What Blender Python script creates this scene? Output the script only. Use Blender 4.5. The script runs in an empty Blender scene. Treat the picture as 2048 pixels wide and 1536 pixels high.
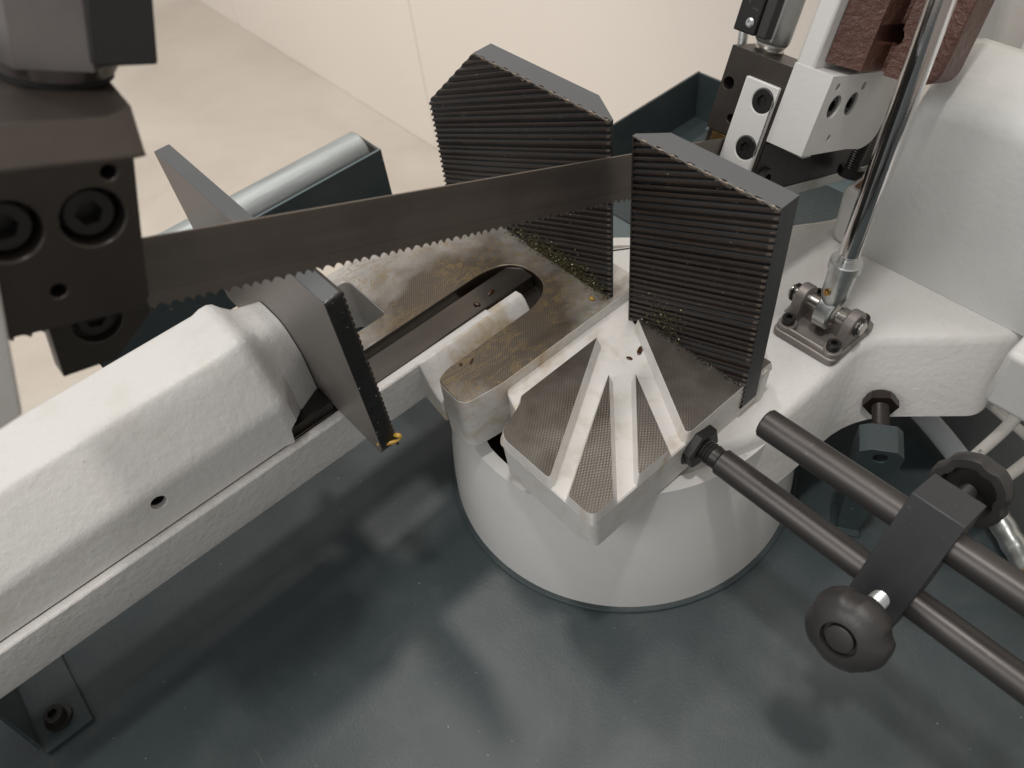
import bpy, bmesh, math, random
from mathutils import Vector, Matrix
random.seed(7)
sc = bpy.context.scene
C = sc.collection
PI = math.pi
MM = 0.001

# ------------------------------------------------------------------ camera
cam = bpy.data.cameras.new('camera')
cam_o = bpy.data.objects.new('camera', cam); C.objects.link(cam_o)
right = Vector((0.65764238, 0.74713271, -0.09643245))
down = Vector((0.53505159, -0.55335825, -0.63836858))
fwd = Vector((-0.53030774, 0.36822189, -0.76366638))
m = Matrix((right, -down, -fwd)).transposed().to_4x4()
m.translation = Vector((0.23606946, -0.26607167, 0.36251056))
cam_o.matrix_world = m
cam.sensor_fit = 'HORIZONTAL'; cam.sensor_width = 36.0
cam.lens = 1598.74 / 2048 * 36
cam.clip_start = 0.01; cam.clip_end = 60
cam.dof.use_dof = True; cam.dof.focus_distance = 0.47; cam.dof.aperture_fstop = 11.0
sc.camera = cam_o

# ------------------------------------------------------------------ light
w = bpy.data.worlds.new('World'); sc.world = w; w.use_nodes = True
bg = w.node_tree.nodes['Background']
bg.inputs[0].default_value = (1.0, 0.985, 0.965, 1); bg.inputs[1].default_value = 0.46
def lamp(name, loc, power, size, col=(1, 0.962, 0.92), aim=(0, -0.05, -0.05)):
    l = bpy.data.lights.new(name, 'AREA'); l.shape = 'DISK'; l.size = size
    l.energy = power; l.color = col
    o = bpy.data.objects.new(name, l); C.objects.link(o); o.location = loc
    d = Vector(aim) - Vector(loc)
    o.rotation_euler = d.to_track_quat('-Z', 'Y').to_euler()
    return o
lamp('ceiling_lamp', (0.22, -0.24, 2.2), 16, 0.14)
lamp('ceiling_lamp', (-0.95, 0.10, 2.2), 10, 0.20)
lamp('ceiling_lamp', (-1.40, 0.08, 2.2), 1.5, 0.2)
lamp('ceiling_lamp', (-0.30, 0.55, 2.2), 3, 0.2)
lamp('front_soft_fill', (-0.15, -2.1, 1.7), 25, 1.3, (1, 0.985, 0.965))  # broad soft fill from the front, its source unseen
sp = bpy.data.lights.new('wall_fill_spot', 'SPOT'); sp.energy = 240; sp.color = (1, 0.95, 0.89); sp.spot_size = math.radians(62); sp.spot_blend = 0.6; sp.shadow_soft_size = 0.10  # added unseen spot, brightens wall and floor but misses the machine
spo = bpy.data.objects.new('wall_fill_spot', sp); C.objects.link(spo); spo.location = (-2.1, -0.9, 2.2)
spo.rotation_euler = (Vector((-2.0, 0.75, -0.75)) - Vector(spo.location)).to_track_quat('-Z', 'Y').to_euler()
sc.view_settings.view_transform = 'Standard'; sc.view_settings.look = 'None'
sc.view_settings.exposure = 0.0; sc.view_settings.gamma = 1.0

# ------------------------------------------------------------------ materials
class NT:
    def __init__(s, name):
        s.m = bpy.data.materials.new(name); s.m.use_nodes = True
        s.n = s.m.node_tree.nodes; s.l = s.m.node_tree.links
        s.b = s.n['Principled BSDF']
        s.tc = s.n.new('ShaderNodeTexCoord')
        s.obj = s.tc.outputs['Object']
    def node(s, t, **k):
        nd = s.n.new(t)
        for a, v in k.items(): setattr(nd, a, v)
        return nd
    def set(s, nd, **k):
        for a, v in k.items():
            sock = nd.inputs[a.replace('_', ' ')]
            if hasattr(v, 'is_output'): s.l.new(v, sock)
            else: sock.default_value = v
        return nd
    def noise(s, scale, detail=4, rough=0.55, dist=0.0, vec=None):
        nd = s.node('ShaderNodeTexNoise'); s.set(nd, Scale=scale, Detail=detail, Roughness=rough, Distortion=dist)
        s.l.new(vec or s.obj, nd.inputs['Vector']); return nd.outputs['Fac']
    def mapping(s, loc=(0, 0, 0), rot=(0, 0, 0), scale=(1, 1, 1)):
        nd = s.node('ShaderNodeMapping'); s.l.new(s.obj, nd.inputs['Vector'])
        nd.inputs['Location'].default_value = loc; nd.inputs['Rotation'].default_value = rot; nd.inputs['Scale'].default_value = scale
        return nd.outputs[0]
    def ramp(s, fac, stops):
        nd = s.node('ShaderNodeValToRGB'); s.l.new(fac, nd.inputs[0])
        e = nd.color_ramp.elements
        while len(e) < len(stops): e.new(0.5)
        for el, (p, c) in zip(e, stops):
            el.position = p
            el.color = (c, c, c, 1) if isinstance(c, (int, float)) else (*c, 1)
        return nd.outputs[0]
    def mix(s, fac, a, b, mode='MIX'):
        nd = s.node('ShaderNodeMix', data_type='RGBA', blend_type=mode)
        for i, v in ((0, fac), (6, a), (7, b)):
            if hasattr(v, 'is_output'): s.l.new(v, nd.inputs[i])
            elif i == 0: nd.inputs[0].default_value = v
            else: nd.inputs[i].default_value = (*v, 1)
        return nd.outputs[2]
    def math(s, op, a, b=0.0):
        nd = s.node('ShaderNodeMath', operation=op)
        for i, v in ((0, a), (1, b)):
            if hasattr(v, 'is_output'): s.l.new(v, nd.inputs[i])
            else: nd.inputs[i].default_value = v
        return nd.outputs[0]
    def bump(s, h, strength=0.3, dist=0.001, normal=None):
        nd = s.node('ShaderNodeBump'); s.set(nd, Strength=strength, Distance=dist); s.l.new(h, nd.inputs['Height'])
        if normal: s.l.new(normal, nd.inputs['Normal'])
        return nd.outputs[0]
    def out(s, col=None, rough=None, metal=None, normal=None, **k):
        for key, v in (('Base Color', col), ('Roughness', rough), ('Metallic', metal), ('Normal', normal)):
            if v is None: continue
            if hasattr(v, 'is_output'): s.l.new(v, s.b.inputs[key])
            elif key == 'Base Color': s.b.inputs[key].default_value = (*v, 1)
            else: s.b.inputs[key].default_value = v
        for a, v in k.items(): s.b.inputs[a.replace('_', ' ')].default_value = v
        return s.m

def cast_paint(name, col, rough=0.38, bs=210, bstr=0.55, dirt=(0.44, 0.39, 0.31), dirt_amt=0.32, bdist=0.0010):
    t = NT(name)
    big = t.noise(14, 3)
    d = t.ramp(t.noise(40, 5, 0.65), [(0.52, 0.0), (0.80, dirt_amt)])
    speck = t.ramp(t.noise(210, 2, 0.5), [(0.765, 0.0), (0.79, 0.8)])
    c = t.mix(t.ramp(big, [(0.3, 0.0), (0.7, 0.22)]), col, tuple(x * 0.90 for x in col))
    c = t.mix(d, c, dirt); c = t.mix(t.math('MULTIPLY', speck, 0.35), c, (0.16, 0.13, 0.10))
    n1 = t.noise(bs, 5, 0.6); n2 = t.noise(bs * 0.22, 3, 0.5)
    h = t.math('ADD', n1, t.math('MULTIPLY', n2, 0.6))
    r = t.math('ADD', t.math('MULTIPLY', big, 0.12), rough - 0.06)
    return t.out(c, r, 0.0, t.bump(h, bstr, bdist))

def metal(name, col, rough=0.35, met=1.0, var=0.25, ns=60, bs=900, bstr=0.06, stretch=(1, 1, 1), scratch=0.0):
    t = NT(name)
    v = t.mapping(scale=stretch)
    n = t.noise(ns, 5, 0.6, 0.3, v)
    c = t.mix(n, tuple(x * (1 - var) for x in col), tuple(min(1, x * (1 + var)) for x in col))
    r = t.math('ADD', t.math('MULTIPLY', n, 0.22), rough - 0.11)
    if scratch:
        sp = t.ramp(t.noise(420, 2, 0.5), [(0.70, 0.0), (0.74, 1.0)])
        c = t.mix(t.math('MULTIPLY', sp, scratch), c, (0.45, 0.42, 0.38))
    return t.out(c, r, met, t.bump(t.noise(bs, 3, 0.6, 0, v), bstr, 0.0004))

WHITE = (0.60, 0.588, 0.567)
M = {}
M['white'] = cast_paint('white cast paint', WHITE)
M['white_smooth'] = cast_paint('white paint on steel', WHITE, 0.34, 330, 0.16, dirt_amt=0.18)
M['white_rough'] = cast_paint('white paint over rough casting', WHITE, 0.33, 190, 0.9, bdist=0.0013)
M['white_gloss'] = cast_paint('glossy white casting', (0.60, 0.60, 0.58), 0.17, 170, 0.38, dirt_amt=0.12)
def oily_white():
    t = NT('oily white cast paint')
    base = t.mix(t.ramp(t.noise(16, 3), [(0.3, 0.0), (0.7, 0.25)]), (0.62, 0.60, 0.575), (0.54, 0.525, 0.50))
    # yellow brown oil film, gathered near the blade pivot
    g = t.node('ShaderNodeVectorMath', operation='DISTANCE'); t.l.new(t.obj, g.inputs[0]); g.inputs[1].default_value = (0.005, -0.02, -0.008)
    near = t.ramp(g.outputs['Value'], [(0.012, 0.26), (0.075, 0.0)])
    n = t.noise(38, 5, 0.62, 0.6)
    f = t.ramp(t.math('ADD', n, near), [(0.585, 0.0), (0.86, 0.8)])
    c = t.mix(f, base, (0.38, 0.26, 0.11))
    f2 = t.ramp(t.noise(90, 4, 0.6, 0.4), [(0.52, 0.0), (0.78, 0.55)])
    c = t.mix(f2, c, (0.43, 0.38, 0.29))
    h = t.math('ADD', t.noise(300, 5, 0.6), t.math('MULTIPLY', t.noise(70, 3), 1.4))
    return t.out(c, t.ramp(f, [(0, 0.40), (1, 0.18)]), 0.0, t.bump(h, 0.32, 0.0006))
M['oily_white'] = oily_white()
def green_paint(name, col=(0.030, 0.042, 0.045), rough=0.40, bstr=0.22, bs=520):
    t = NT(name)
    big = t.noise(9, 4, 0.6)
    c = t.mix(big, tuple(x * 0.85 for x in col), tuple(x * 1.22 for x in col))
    sp = t.ramp(t.noise(260, 1, 0.4), [(0.785, 0.0), (0.80, 1.0)])
    scr = t.noise(60, 3, 0.6, 0.2, t.mapping(rot=(0, 0, 0.5), scale=(0.25, 3, 1)))
    scr = t.ramp(scr, [(0.71, 0.0), (0.76, 0.5)])
    c = t.mix(t.math('MULTIPLY', sp, 0.40), c, (0.32, 0.34, 0.34))
    c = t.mix(t.math('MULTIPLY', scr, 0.22), c, (0.26, 0.28, 0.27))
    dust = t.ramp(t.noise(16, 6, 0.7, 0.5), [(0.48, 0.0), (0.75, 0.16)])
    c = t.mix(dust, c, (0.16, 0.165, 0.155))
    return t.out(c, t.math('ADD', t.math('MULTIPLY', big, 0.12), rough - 0.06), 0.0, t.bump(t.noise(bs, 4, 0.55), bstr, 0.0006))
M['green'] = green_paint('dark green machine paint')
M['green_edge'] = green_paint('worn green paint', (0.085, 0.115, 0.12), 0.45)
def machined(name, clean, oil, bias, near_amt, hatch):
    t = NT(name)
    rings = []
    for loc, sca in (((0.30, 0.35, 0), 620), ((-0.30, 0.16, 0), 560)) if hatch > 0.3 else (((0.30, 0.35, 0), 700), ((-0.30, 0.16, 0), 640)):
        wv = t.node('ShaderNodeTexWave', wave_type='RINGS', rings_direction='Z')
        t.l.new(t.mapping(loc=loc), wv.inputs['Vector'])
        t.set(wv, Scale=sca * 0.32, Distortion=1.6, Detail=2.0, Detail_Scale=1.2)
        rings.append(wv.outputs['Fac'])
    pd = t.node('ShaderNodeVectorMath', operation='DISTANCE'); t.l.new(t.obj, pd.inputs[0]); pd.inputs[1].default_value = (0.118, -0.022, 0)
    patch = t.math('MULTIPLY', t.ramp(pd.outputs['Value'], [(0.018, 1.0), (0.055, 0.0)]), t.ramp(t.noise(40, 3, 0.5, 0.4), [(0.32, 0.25), (0.58, 1.0)]))
    if hatch > 0.3:
        ht = t.math('ADD', t.math('MULTIPLY', t.math('MULTIPLY', rings[0], rings[1]), t.math('MULTIPLY', patch, 1.6)), t.math('MULTIPLY', rings[0], 0.28))
    else: ht = t.math('MULTIPLY', rings[0], 0.7)
    n = t.noise(34, 6, 0.62, 0.25)
    g = t.node('ShaderNodeVectorMath', operation='DISTANCE'); t.l.new(t.obj, g.inputs[0]); g.inputs[1].default_value = (-0.012, -0.012, 0)
    near = t.ramp(g.outputs['Value'], [(0.030, near_amt), (0.125, 0.0)])
    f = t.ramp(t.math('ADD', t.math('ADD', t.math('MULTIPLY', t.math('SUBTRACT', n, 0.5), 1.1), near), bias), [(0.0, 0.0), (0.85, 1.0)])
    c = t.mix(f, clean, oil)
    c = t.mix(t.math('MULTIPLY', t.math('POWER', ht, 1.4), hatch), c, tuple(min(1, x * 2.1) for x in clean))
    # dried oil creeping in thin crackled lines
    cr = t.noise(75, 6, 0.72, 1.6, t.mapping(scale=(1.0, 0.45, 1)))
    crk_amt = 0.0 if hatch > 0.3 else 1.0
    crk = t.ramp(t.math('ABSOLUTE', t.math('SUBTRACT', cr, 0.5)), [(0.005, 1.0), (0.030, 0.0)])
    crm = t.ramp(t.noise(20, 3), [(0.40, 0.0), (0.52, 0.9)])
    c = t.mix(t.math('MULTIPLY', t.math('MULTIPLY', crk, crm), 0.8 * crk_amt), c, (0.24, 0.165, 0.065))
    sp = t.ramp(t.noise(330, 2), [(0.72, 0.0), (0.75, 0.6)])
    c = t.mix(t.math('MULTIPLY', sp, 0.5), c, (0.08, 0.06, 0.045))
    nrm = t.bump(t.math('ADD', t.math('MULTIPLY', ht, 0.25), t.noise(500, 3)), 0.10, 0.0003)
    return t.out(c, t.ramp(f, [(0, 0.46), (1, 0.30)]), t.ramp(f, [(0, 0.35), (1, 0.35)]), nrm)
M['milled'] = machined('milled table top', (0.50, 0.485, 0.462), (0.085, 0.064, 0.043), -0.10, 1.3, 0.08)
M['milled_dark'] = machined('oily milled land', (0.160, 0.145, 0.128), (0.050, 0.039, 0.028), 0.50, 0.45, 0.45)
def jaw_black():
    t = NT('blackened serrated jaw steel')
    n = t.noise(45, 5, 0.65, 0.5)
    c = t.mix(n, (0.016, 0.0125, 0.011), (0.062, 0.047, 0.039))
    wear = t.ramp(t.noise(120, 4, 0.7), [(0.62, 0.0), (0.8, 0.5)])
    c = t.mix(wear, c, (0.11, 0.085, 0.065))
    sp = t.ramp(t.noise(480, 1, 0.4), [(0.785, 0.0), (0.80, 1.0)])
    c = t.mix(sp, c, (0.25, 0.23, 0.20))
    return t.out(c, t.math('ADD', t.math('MULTIPLY', n, 0.25), 0.30), 0.15, t.bump(t.noise(700, 4), 0.2, 0.0003), Specular_IOR_Level=0.35)
M['jaw'] = jaw_black()
M['jaw_top'] = metal('brushed jaw steel', (0.105, 0.110, 0.115), 0.50, 0.35, 0.2, 25, 900, 0.06, (0.3, 1, 1))
M['jaw_worn'] = metal('worn bare jaw edge', (0.20, 0.165, 0.135), 0.45, 0.6, 0.5, 140, 500, 0.3)
M['jaw_valley'] = metal('oil and shade black groove', (0.009, 0.007, 0.006), 0.42, 0.0, 0.4, 90, 500, 0.15, (1, 1, 1), 0.3)  # groove oil, with shade painted in to deepen the serration contrast
M['jaw_wear'] = metal('rubbed brown jaw ridge', (0.135, 0.105, 0.085), 0.45, 0.45, 0.5, 160, 500, 0.3)
M['jaw_side'] = metal('sawn jaw side', (0.030, 0.033, 0.034), 0.50, 0.3, 0.35, 70, 400, 0.25, (8, 8, 0.4))
M['plate'] = metal('dull grey plate steel', (0.20, 0.18, 0.165), 0.40, 0.55, 0.18, 20, 700, 0.08)
M['plate_edge'] = metal('dark oily plate edge', (0.014, 0.014, 0.014), 0.30, 0.2, 0.4, 80, 300, 0.3, (1, 1, 6), 0.5)
def blade_steel():
    t = NT('heat tinted blade steel')
    v0 = t.mapping(rot=(0.3665, 0, 0)); mp = t.node('ShaderNodeMapping'); t.l.new(v0, mp.inputs['Vector']); mp.inputs['Scale'].default_value = (1, 0.06, 1); v = mp.outputs[0]
    sx = t.node('ShaderNodeSeparateXYZ'); t.l.new(v0, sx.inputs[0])
    n = t.noise(95, 5, 0.6, 0.2, v); n2 = t.noise(16, 4, 0.6)
    c = t.mix(n, (0.125, 0.107, 0.094), (0.205, 0.180, 0.160))
    c = t.mix(t.ramp(n2, [(0.45, 0), (0.7, 0.55)]), c, (0.085, 0.073, 0.064))
    band = t.ramp(t.math('ADD', t.math('MULTIPLY', sx.outputs['Z'], 30.0), 0.5), [(0.0, 0.55), (0.28, 0.50), (0.285, 0.0), (0.305, 0.0), (0.31, 0.35), (0.62, 0.10), (0.80, 0.0), (0.93, 0.6)])
    c = t.mix(t.math('MULTIPLY', band, 0.5), c, (0.27, 0.225, 0.19))
    return t.out(c, t.math('ADD', t.math('MULTIPLY', n, 0.2), 0.32), 0.75, t.bump(n, 0.06, 0.0003))
M['blade'] = blade_steel()
M['black'] = metal('black oxide steel', (0.022, 0.020, 0.019), 0.40, 0.35, 0.3, 50, 600, 0.10, (1, 1, 1), 0.10)
M['guide'] = metal('blued guide block steel', (0.060, 0.050, 0.043), 0.38, 0.55, 0.3, 40, 600, 0.08, (1, 1, 1), 0.06)
M['guide_dark'] = metal('dark oily guide steel', (0.042, 0.035, 0.030), 0.33, 0.45, 0.3, 40, 600, 0.08)
M['rod'] = metal('blackened round bar', (0.062, 0.056, 0.053), 0.38, 0.7, 0.4, 60, 900, 0.10, (0.3, 1, 1), 0.08)
M['clamp'] = metal('blued flat bar', (0.062, 0.062, 0.066), 0.46, 0.55, 0.25, 35, 700, 0.08, (1, 1, 1), 0.10)
M['edge_bright'] = metal('bare bright edge', (0.55, 0.53, 0.50), 0.35, 0.9, 0.3, 90)
M['plastic'] = metal('black moulded plastic', (0.028, 0.026, 0.025), 0.42, 0.0, 0.2, 60, 1300, 0.35)
M['chrome'] = metal('polished chrome', (0.62, 0.60, 0.60), 0.10, 1.0, 0.04, 30)
M['zinc'] = metal('zinc plated steel', (0.55, 0.57, 0.56), 0.32, 0.9, 0.18, 120, 500, 0.15)
M['zinc_dull'] = metal('galvanised roller', (0.36, 0.385, 0.385), 0.50, 0.55, 0.35, 200, 420, 0.3, (1, 0.12, 1))
M['die_cast'] = metal('bead blasted die casting', (0.25, 0.225, 0.21), 0.48, 0.6, 0.12, 90, 1200, 0.22)
M['steel'] = metal('turned steel', (0.50, 0.48, 0.45), 0.28, 1.0, 0.15, 80)
M['column'] = metal('brushed hex column steel', (0.22, 0.20, 0.19), 0.34, 0.8, 0.35, 45, 500, 0.08)
M['rail'] = metal('dark slide rail', (0.13, 0.115, 0.10), 0.22, 0.9, 0.6, 26, 500, 0.12, (1, 0.25, 1))
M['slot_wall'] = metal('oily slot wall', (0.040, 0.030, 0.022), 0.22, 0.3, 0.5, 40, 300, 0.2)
def rust_iron():
    t = NT('red oxide primed iron')
    n = t.noise(300, 4, 0.65); b = t.noise(25, 3)
    c = t.mix(b, (0.060, 0.024, 0.017), (0.120, 0.052, 0.036)); c = t.mix(t.ramp(n, [(0.6, 0), (0.75, 0.5)]), c, (0.22, 0.11, 0.06))
    return t.out(c, 0.42, 0.0, t.bump(t.math('ADD', n, t.noise(140, 4)), 1.0, 0.0016))
M['rust'] = rust_iron()
M['rust_spot'] = metal('rusty stop pad', (0.22, 0.12, 0.06), 0.7, 0.1, 0.5, 130, 300, 0.5)
M['bolt_brown'] = metal('rust browned bolt head', (0.035, 0.025, 0.022), 0.35, 0.5, 0.35, 90, 400, 0.2)
M['brass_dull'] = metal('oily brass', (0.16, 0.095, 0.035), 0.35, 0.7, 0.4, 120)
M['brass'] = metal('brass', (0.55, 0.34, 0.12), 0.3, 1.0, 0.2)
M['void'] = NT('dark hole').out((0.006, 0.005, 0.005), 0.8, 0.0)  # near-black colour stands in for the darkness inside holes and gaps
M['oil'] = NT('thick brown oil').out((0.045, 0.018, 0.006), 0.12, 0.0)
M['grease'] = NT('yellow grease').out((0.42, 0.25, 0.035), 0.25, 0.0)
M['chip'] = metal('oily olive chips', (0.13, 0.115, 0.055), 0.25, 0.6, 0.7, 400)
M['chip_bright'] = metal('bright steel chips', (0.55, 0.52, 0.46), 0.3, 0.9, 0.4, 400)
M['cable'] = cast_paint('white cable sheath', (0.62, 0.59, 0.54), 0.45, 500, 0.03, dirt_amt=0.05)
M['print'] = NT('cable print').out((0.05, 0.05, 0.05), 0.6, 0.0)
M['hose'] = NT('clear plastic hose').out((0.78, 0.82, 0.84), 0.16, 0.0, None, Transmission_Weight=0.45, IOR=1.25)
def wall_mat():
    t = NT('cream painted panel')
    n = t.noise(3, 4); v = t.noise(160, 3, 0.5, 0, t.mapping(scale=(1, 1, 0.12)))
    c = t.mix(n, (0.735, 0.675, 0.612), (0.77, 0.71, 0.645))
    return t.out(c, 0.5, 0.0, t.bump(v, 0.08, 0.0006))
M['wall'] = wall_mat()
def floor_mat():
    t = NT('power floated concrete')
    n = t.noise(2.2, 6, 0.62, 0.8); f = t.noise(40, 5, 0.7)
    c = t.mix(t.ramp(n, [(0.35, 0), (0.7, 1)]), (0.43, 0.385, 0.335), (0.51, 0.465, 0.41))
    c = t.mix(t.ramp(f, [(0.6, 0), (0.8, 0.25)]), c, (0.30, 0.26, 0.22))
    return t.out(c, 0.42, 0.0, t.bump(f, 0.1, 0.002))
M['floor'] = floor_mat()
def mesh_mat():
    t = NT('perforated sieve sheet')
    return t.out(t.mix(t.noise(40, 3), (0.045, 0.06, 0.062), (0.075, 0.092, 0.095)), 0.45, 0.2)
M['mesh'] = mesh_mat()

# ------------------------------------------------------------------ mesh helpers
ORG = {}
AH = math.radians(21)
HF = (Vector((-16, 0, 95)), Vector((1, 0, 0)), Vector((0, math.cos(AH), -math.sin(AH))), Vector((0, math.sin(AH), math.cos(AH))))
def H(x, b, e): return HF[0] + HF[1] * x + HF[2] * b + HF[3] * e
class MB:
    def __init__(s, frame=None): s.v = []; s.f = []; s.mi = []; s.fr = frame
    def P(s, p):
        p = Vector(p)
        if s.fr: return s.fr[0] + s.fr[1] * p.x + s.fr[2] * p.y + s.fr[3] * p.z
        return p
    def add(s, vs, fs, mi=0):
        o = len(s.v); s.v += [s.P(p) for p in vs]
        for f in fs: s.f.append([i + o for i in f]); s.mi.append(mi)
        return s
    def prism(s, poly, lo, hi, ax='z', mi=0, top_mi=None, grow=0.0):
        n = len(poly)
        def at(p, h):
            a, b = p
            return {'z': (a, b, h), 'x': (h, a, b), 'y': (a, h, b)}[ax]
        cx = sum(p[0] for p in poly) / n; cy = sum(p[1] for p in poly) / n
        low = poly if not grow else offset_poly(poly, grow)
        vs = [at(p, lo) for p in low] + [at(p, hi) for p in poly]
        s.add(vs, [[i, (i + 1) % n, n + (i + 1) % n, n + i] for i in range(n)] + [list(range(n - 1, -1, -1))], mi)
        s.add(vs[n:], [list(range(n))], mi if top_mi is None else top_mi)
        return s
    def box(s, x0, x1, y0, y1, z0, z1, mi=0):
        return s.prism([(x0, y0), (x1, y0), (x1, y1), (x0, y1)], z0, z1, 'z', mi)
    def loft(s, rings, caps=True, mi=0):
        n = len(rings[0]); vs = [p for r in rings for p in r]; fs = []
        for k in range(len(rings) - 1):
            for i in range(n):
                j = (i + 1) % n
                fs.append([k * n + i, k * n + j, (k + 1) * n + j, (k + 1) * n + i])
        if caps: fs += [list(range(n - 1, -1, -1)), [(len(rings) - 1) * n + i for i in range(n)]]
        return s.add(vs, fs, mi)
    def lathe(s, p0, ax, prof, n=32, mi=0, caps=True, rad=None, up=None):
        p0 = Vector(p0); ax = Vector(ax).normalized()
        u = Vector(up) if up else (Vector((0, 0, 1)) if abs(ax.z) < 0.9 else Vector((1, 0, 0)))
        u = (u - ax * u.dot(ax)).normalized(); w_ = ax.cross(u)
        rings = []
        for (h, r) in prof:
            ring = []
            for i in range(n):
                t = 2 * PI * i / n; k = rad(t, h) if rad else 1.0
                ring.append(p0 + ax * h + (u * math.cos(t) + w_ * math.sin(t)) * r * k)
            rings.append(ring)
        return s.loft(rings, caps, mi)
    def cyl(s, p0, p1, r, n=32, r1=None, ch=0.0, mi=0):
        p0 = Vector(p0); p1 = Vector(p1); L = (p1 - p0).length; r1 = r if r1 is None else r1
        prof = [(0, r), (L, r1)] if not ch else [(0, r - ch), (ch, r), (L - ch, r1), (L, r1 - ch)]
        return s.lathe(p0, p1 - p0, prof, n, mi)
    def tube(s, pts, r, n=16, mi=0):
        pts = [Vector(p) for p in pts]; rings = []; u = None
        for i, p in enumerate(pts):
            t = (pts[min(i + 1, len(pts) - 1)] - pts[max(i - 1, 0)]).normalized()
            if u is None: u = t.orthogonal().normalized()
            u = (u - t * u.dot(t)).normalized(); w_ = t.cross(u)
            rr = r(i) if callable(r) else r
            rings.append([p + (u * math.cos(2 * PI * k / n) + w_ * math.sin(2 * PI * k / n)) * rr for k in range(n)])
        return s.loft(rings, True, mi)
    def build(s, name, mats, parent=None, bevel=0.0, seg=2, smooth=35, cuts=None, org=None, kind=None):
        root = parent
        while root is not None and root.parent is not None: root = root.parent
        o0 = Vector(org) if org is not None else (ORG.get(root.name, Vector((0, 0, 0))) if root else Vector((0, 0, 0)))
        me = bpy.data.meshes.new(name)
        me.from_pydata([tuple((v - o0) * MM) for v in s.v], [], s.f)
        ml = mats if isinstance(mats, (list, tuple)) else [mats]
        for k in ml: me.materials.append(M[k])
        me.polygons.foreach_set('material_index', s.mi)
        bm = bmesh.new(); bm.from_mesh(me); bmesh.ops.remove_doubles(bm, verts=bm.verts, dist=2e-6)
        bmesh.ops.recalc_face_normals(bm, faces=bm.faces); bm.to_mesh(me); bm.free()
        ob = bpy.data.objects.new(name, me); C.objects.link(ob)
        if org is not None: ob.location = o0 * MM; ORG[ob.name] = o0
        if parent is not None: ob.parent = parent
        for c in (cuts or []): boolean(ob, c, o0)
        if smooth:
            me = ob.data; me.polygons.foreach_set('use_smooth', [True] * len(me.polygons)); me.set_sharp_from_angle(angle=math.radians(smooth))
        if bevel:
            b = ob.modifiers.new('bevel', 'BEVEL'); b.width = bevel * MM; b.segments = seg; b.limit_method = 'ANGLE'
            b.angle_limit = math.radians(32); b.use_clamp_overlap = True; b.harden_normals = False
        if kind: ob['kind'] = kind
        return ob
def offset_poly(poly, d):
    n = len(poly); out = []
    area = sum(poly[i][0] * poly[(i + 1) % n][1] - poly[(i + 1) % n][0] * poly[i][1] for i in range(n))
    sg = 1 if area > 0 else -1
    for i in range(n):
        a = Vector(poly[i - 1]); b = Vector(poly[i]); c = Vector(poly[(i + 1) % n])
        e1 = (b - a).normalized(); e2 = (c - b).normalized()
        n1 = Vector((e1.y, -e1.x)) * sg; n2 = Vector((e2.y, -e2.x)) * sg
        k = n1 + n2
        k = k / max(0.35, k.dot(k) / 2) if k.length > 1e-6 else n1
        out.append((b.x + k.x * d, b.y + k.y * d))
    return out
def round_poly(poly, r, k=5):
    n = len(poly); out = []
    for i in range(n):
        rr = r[i] if isinstance(r, (list, tuple)) else r
        a = Vector(poly[i - 1]); b = Vector(poly[i]); c = Vector(poly[(i + 1) % n])
        if rr <= 0: out.append(tuple(b)); continue
        d1 = (a - b); d2 = (c - b)
        t = min(rr, d1.length * 0.48, d2.length * 0.48)
        p = b + d1.normalized() * t; q = b + d2.normalized() * t
        for j in range(k + 1):
            u = j / k
            out.append(tuple(p * (1 - u) ** 2 + b * 2 * u * (1 - u) + q * u * u))
    return out
def boolean(ob, cutter, o0):
    me = bpy.data.meshes.new('cut'); me.from_pydata([tuple((v - o0) * MM) for v in cutter.v], [], cutter.f)
    bm = bmesh.new(); bm.from_mesh(me); bmesh.ops.recalc_face_normals(bm, faces=bm.faces); bm.to_mesh(me); bm.free()
    for mt in ob.data.materials: me.materials.append(mt)
    if cutter.mi:
        me.polygons.foreach_set('material_index', cutter.mi)
    co = bpy.data.objects.new('cut', me); C.objects.link(co); co.matrix_world = Matrix.Translation(o0 * MM) if ob.parent is None and ob.location.length else Matrix()
    md = ob.modifiers.new('b', 'BOOLEAN'); md.operation = 'DIFFERENCE'; md.solver = 'EXACT'; md.object = co
    pr = ob.parent; mw = ob.location.copy(); ob.parent = None; ob.location = (0, 0, 0); co.location = (0, 0, 0)
    bpy.context.view_layer.update()
    dg = bpy.context.evaluated_depsgraph_get()
    new = bpy.data.meshes.new_from_object(ob.evaluated_get(dg))
    ob.modifiers.clear(); ob.data = new; ob.parent = pr; ob.location = mw
    bpy.data.objects.remove(co)
def thing(name, label, cat, loc, group=None):
    o = bpy.data.objects.new(name, None); C.objects.link(o); o.empty_display_size = 0.01
    o.location = Vector(loc) * MM; ORG[o.name] = Vector(loc)
    o['label'] = label; o['category'] = cat
    if group: o['group'] = group
    return o
def tag(o, label, cat, group=None):
    o['label'] = label; o['category'] = cat
    if group: o['group'] = group
    return o
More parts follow.
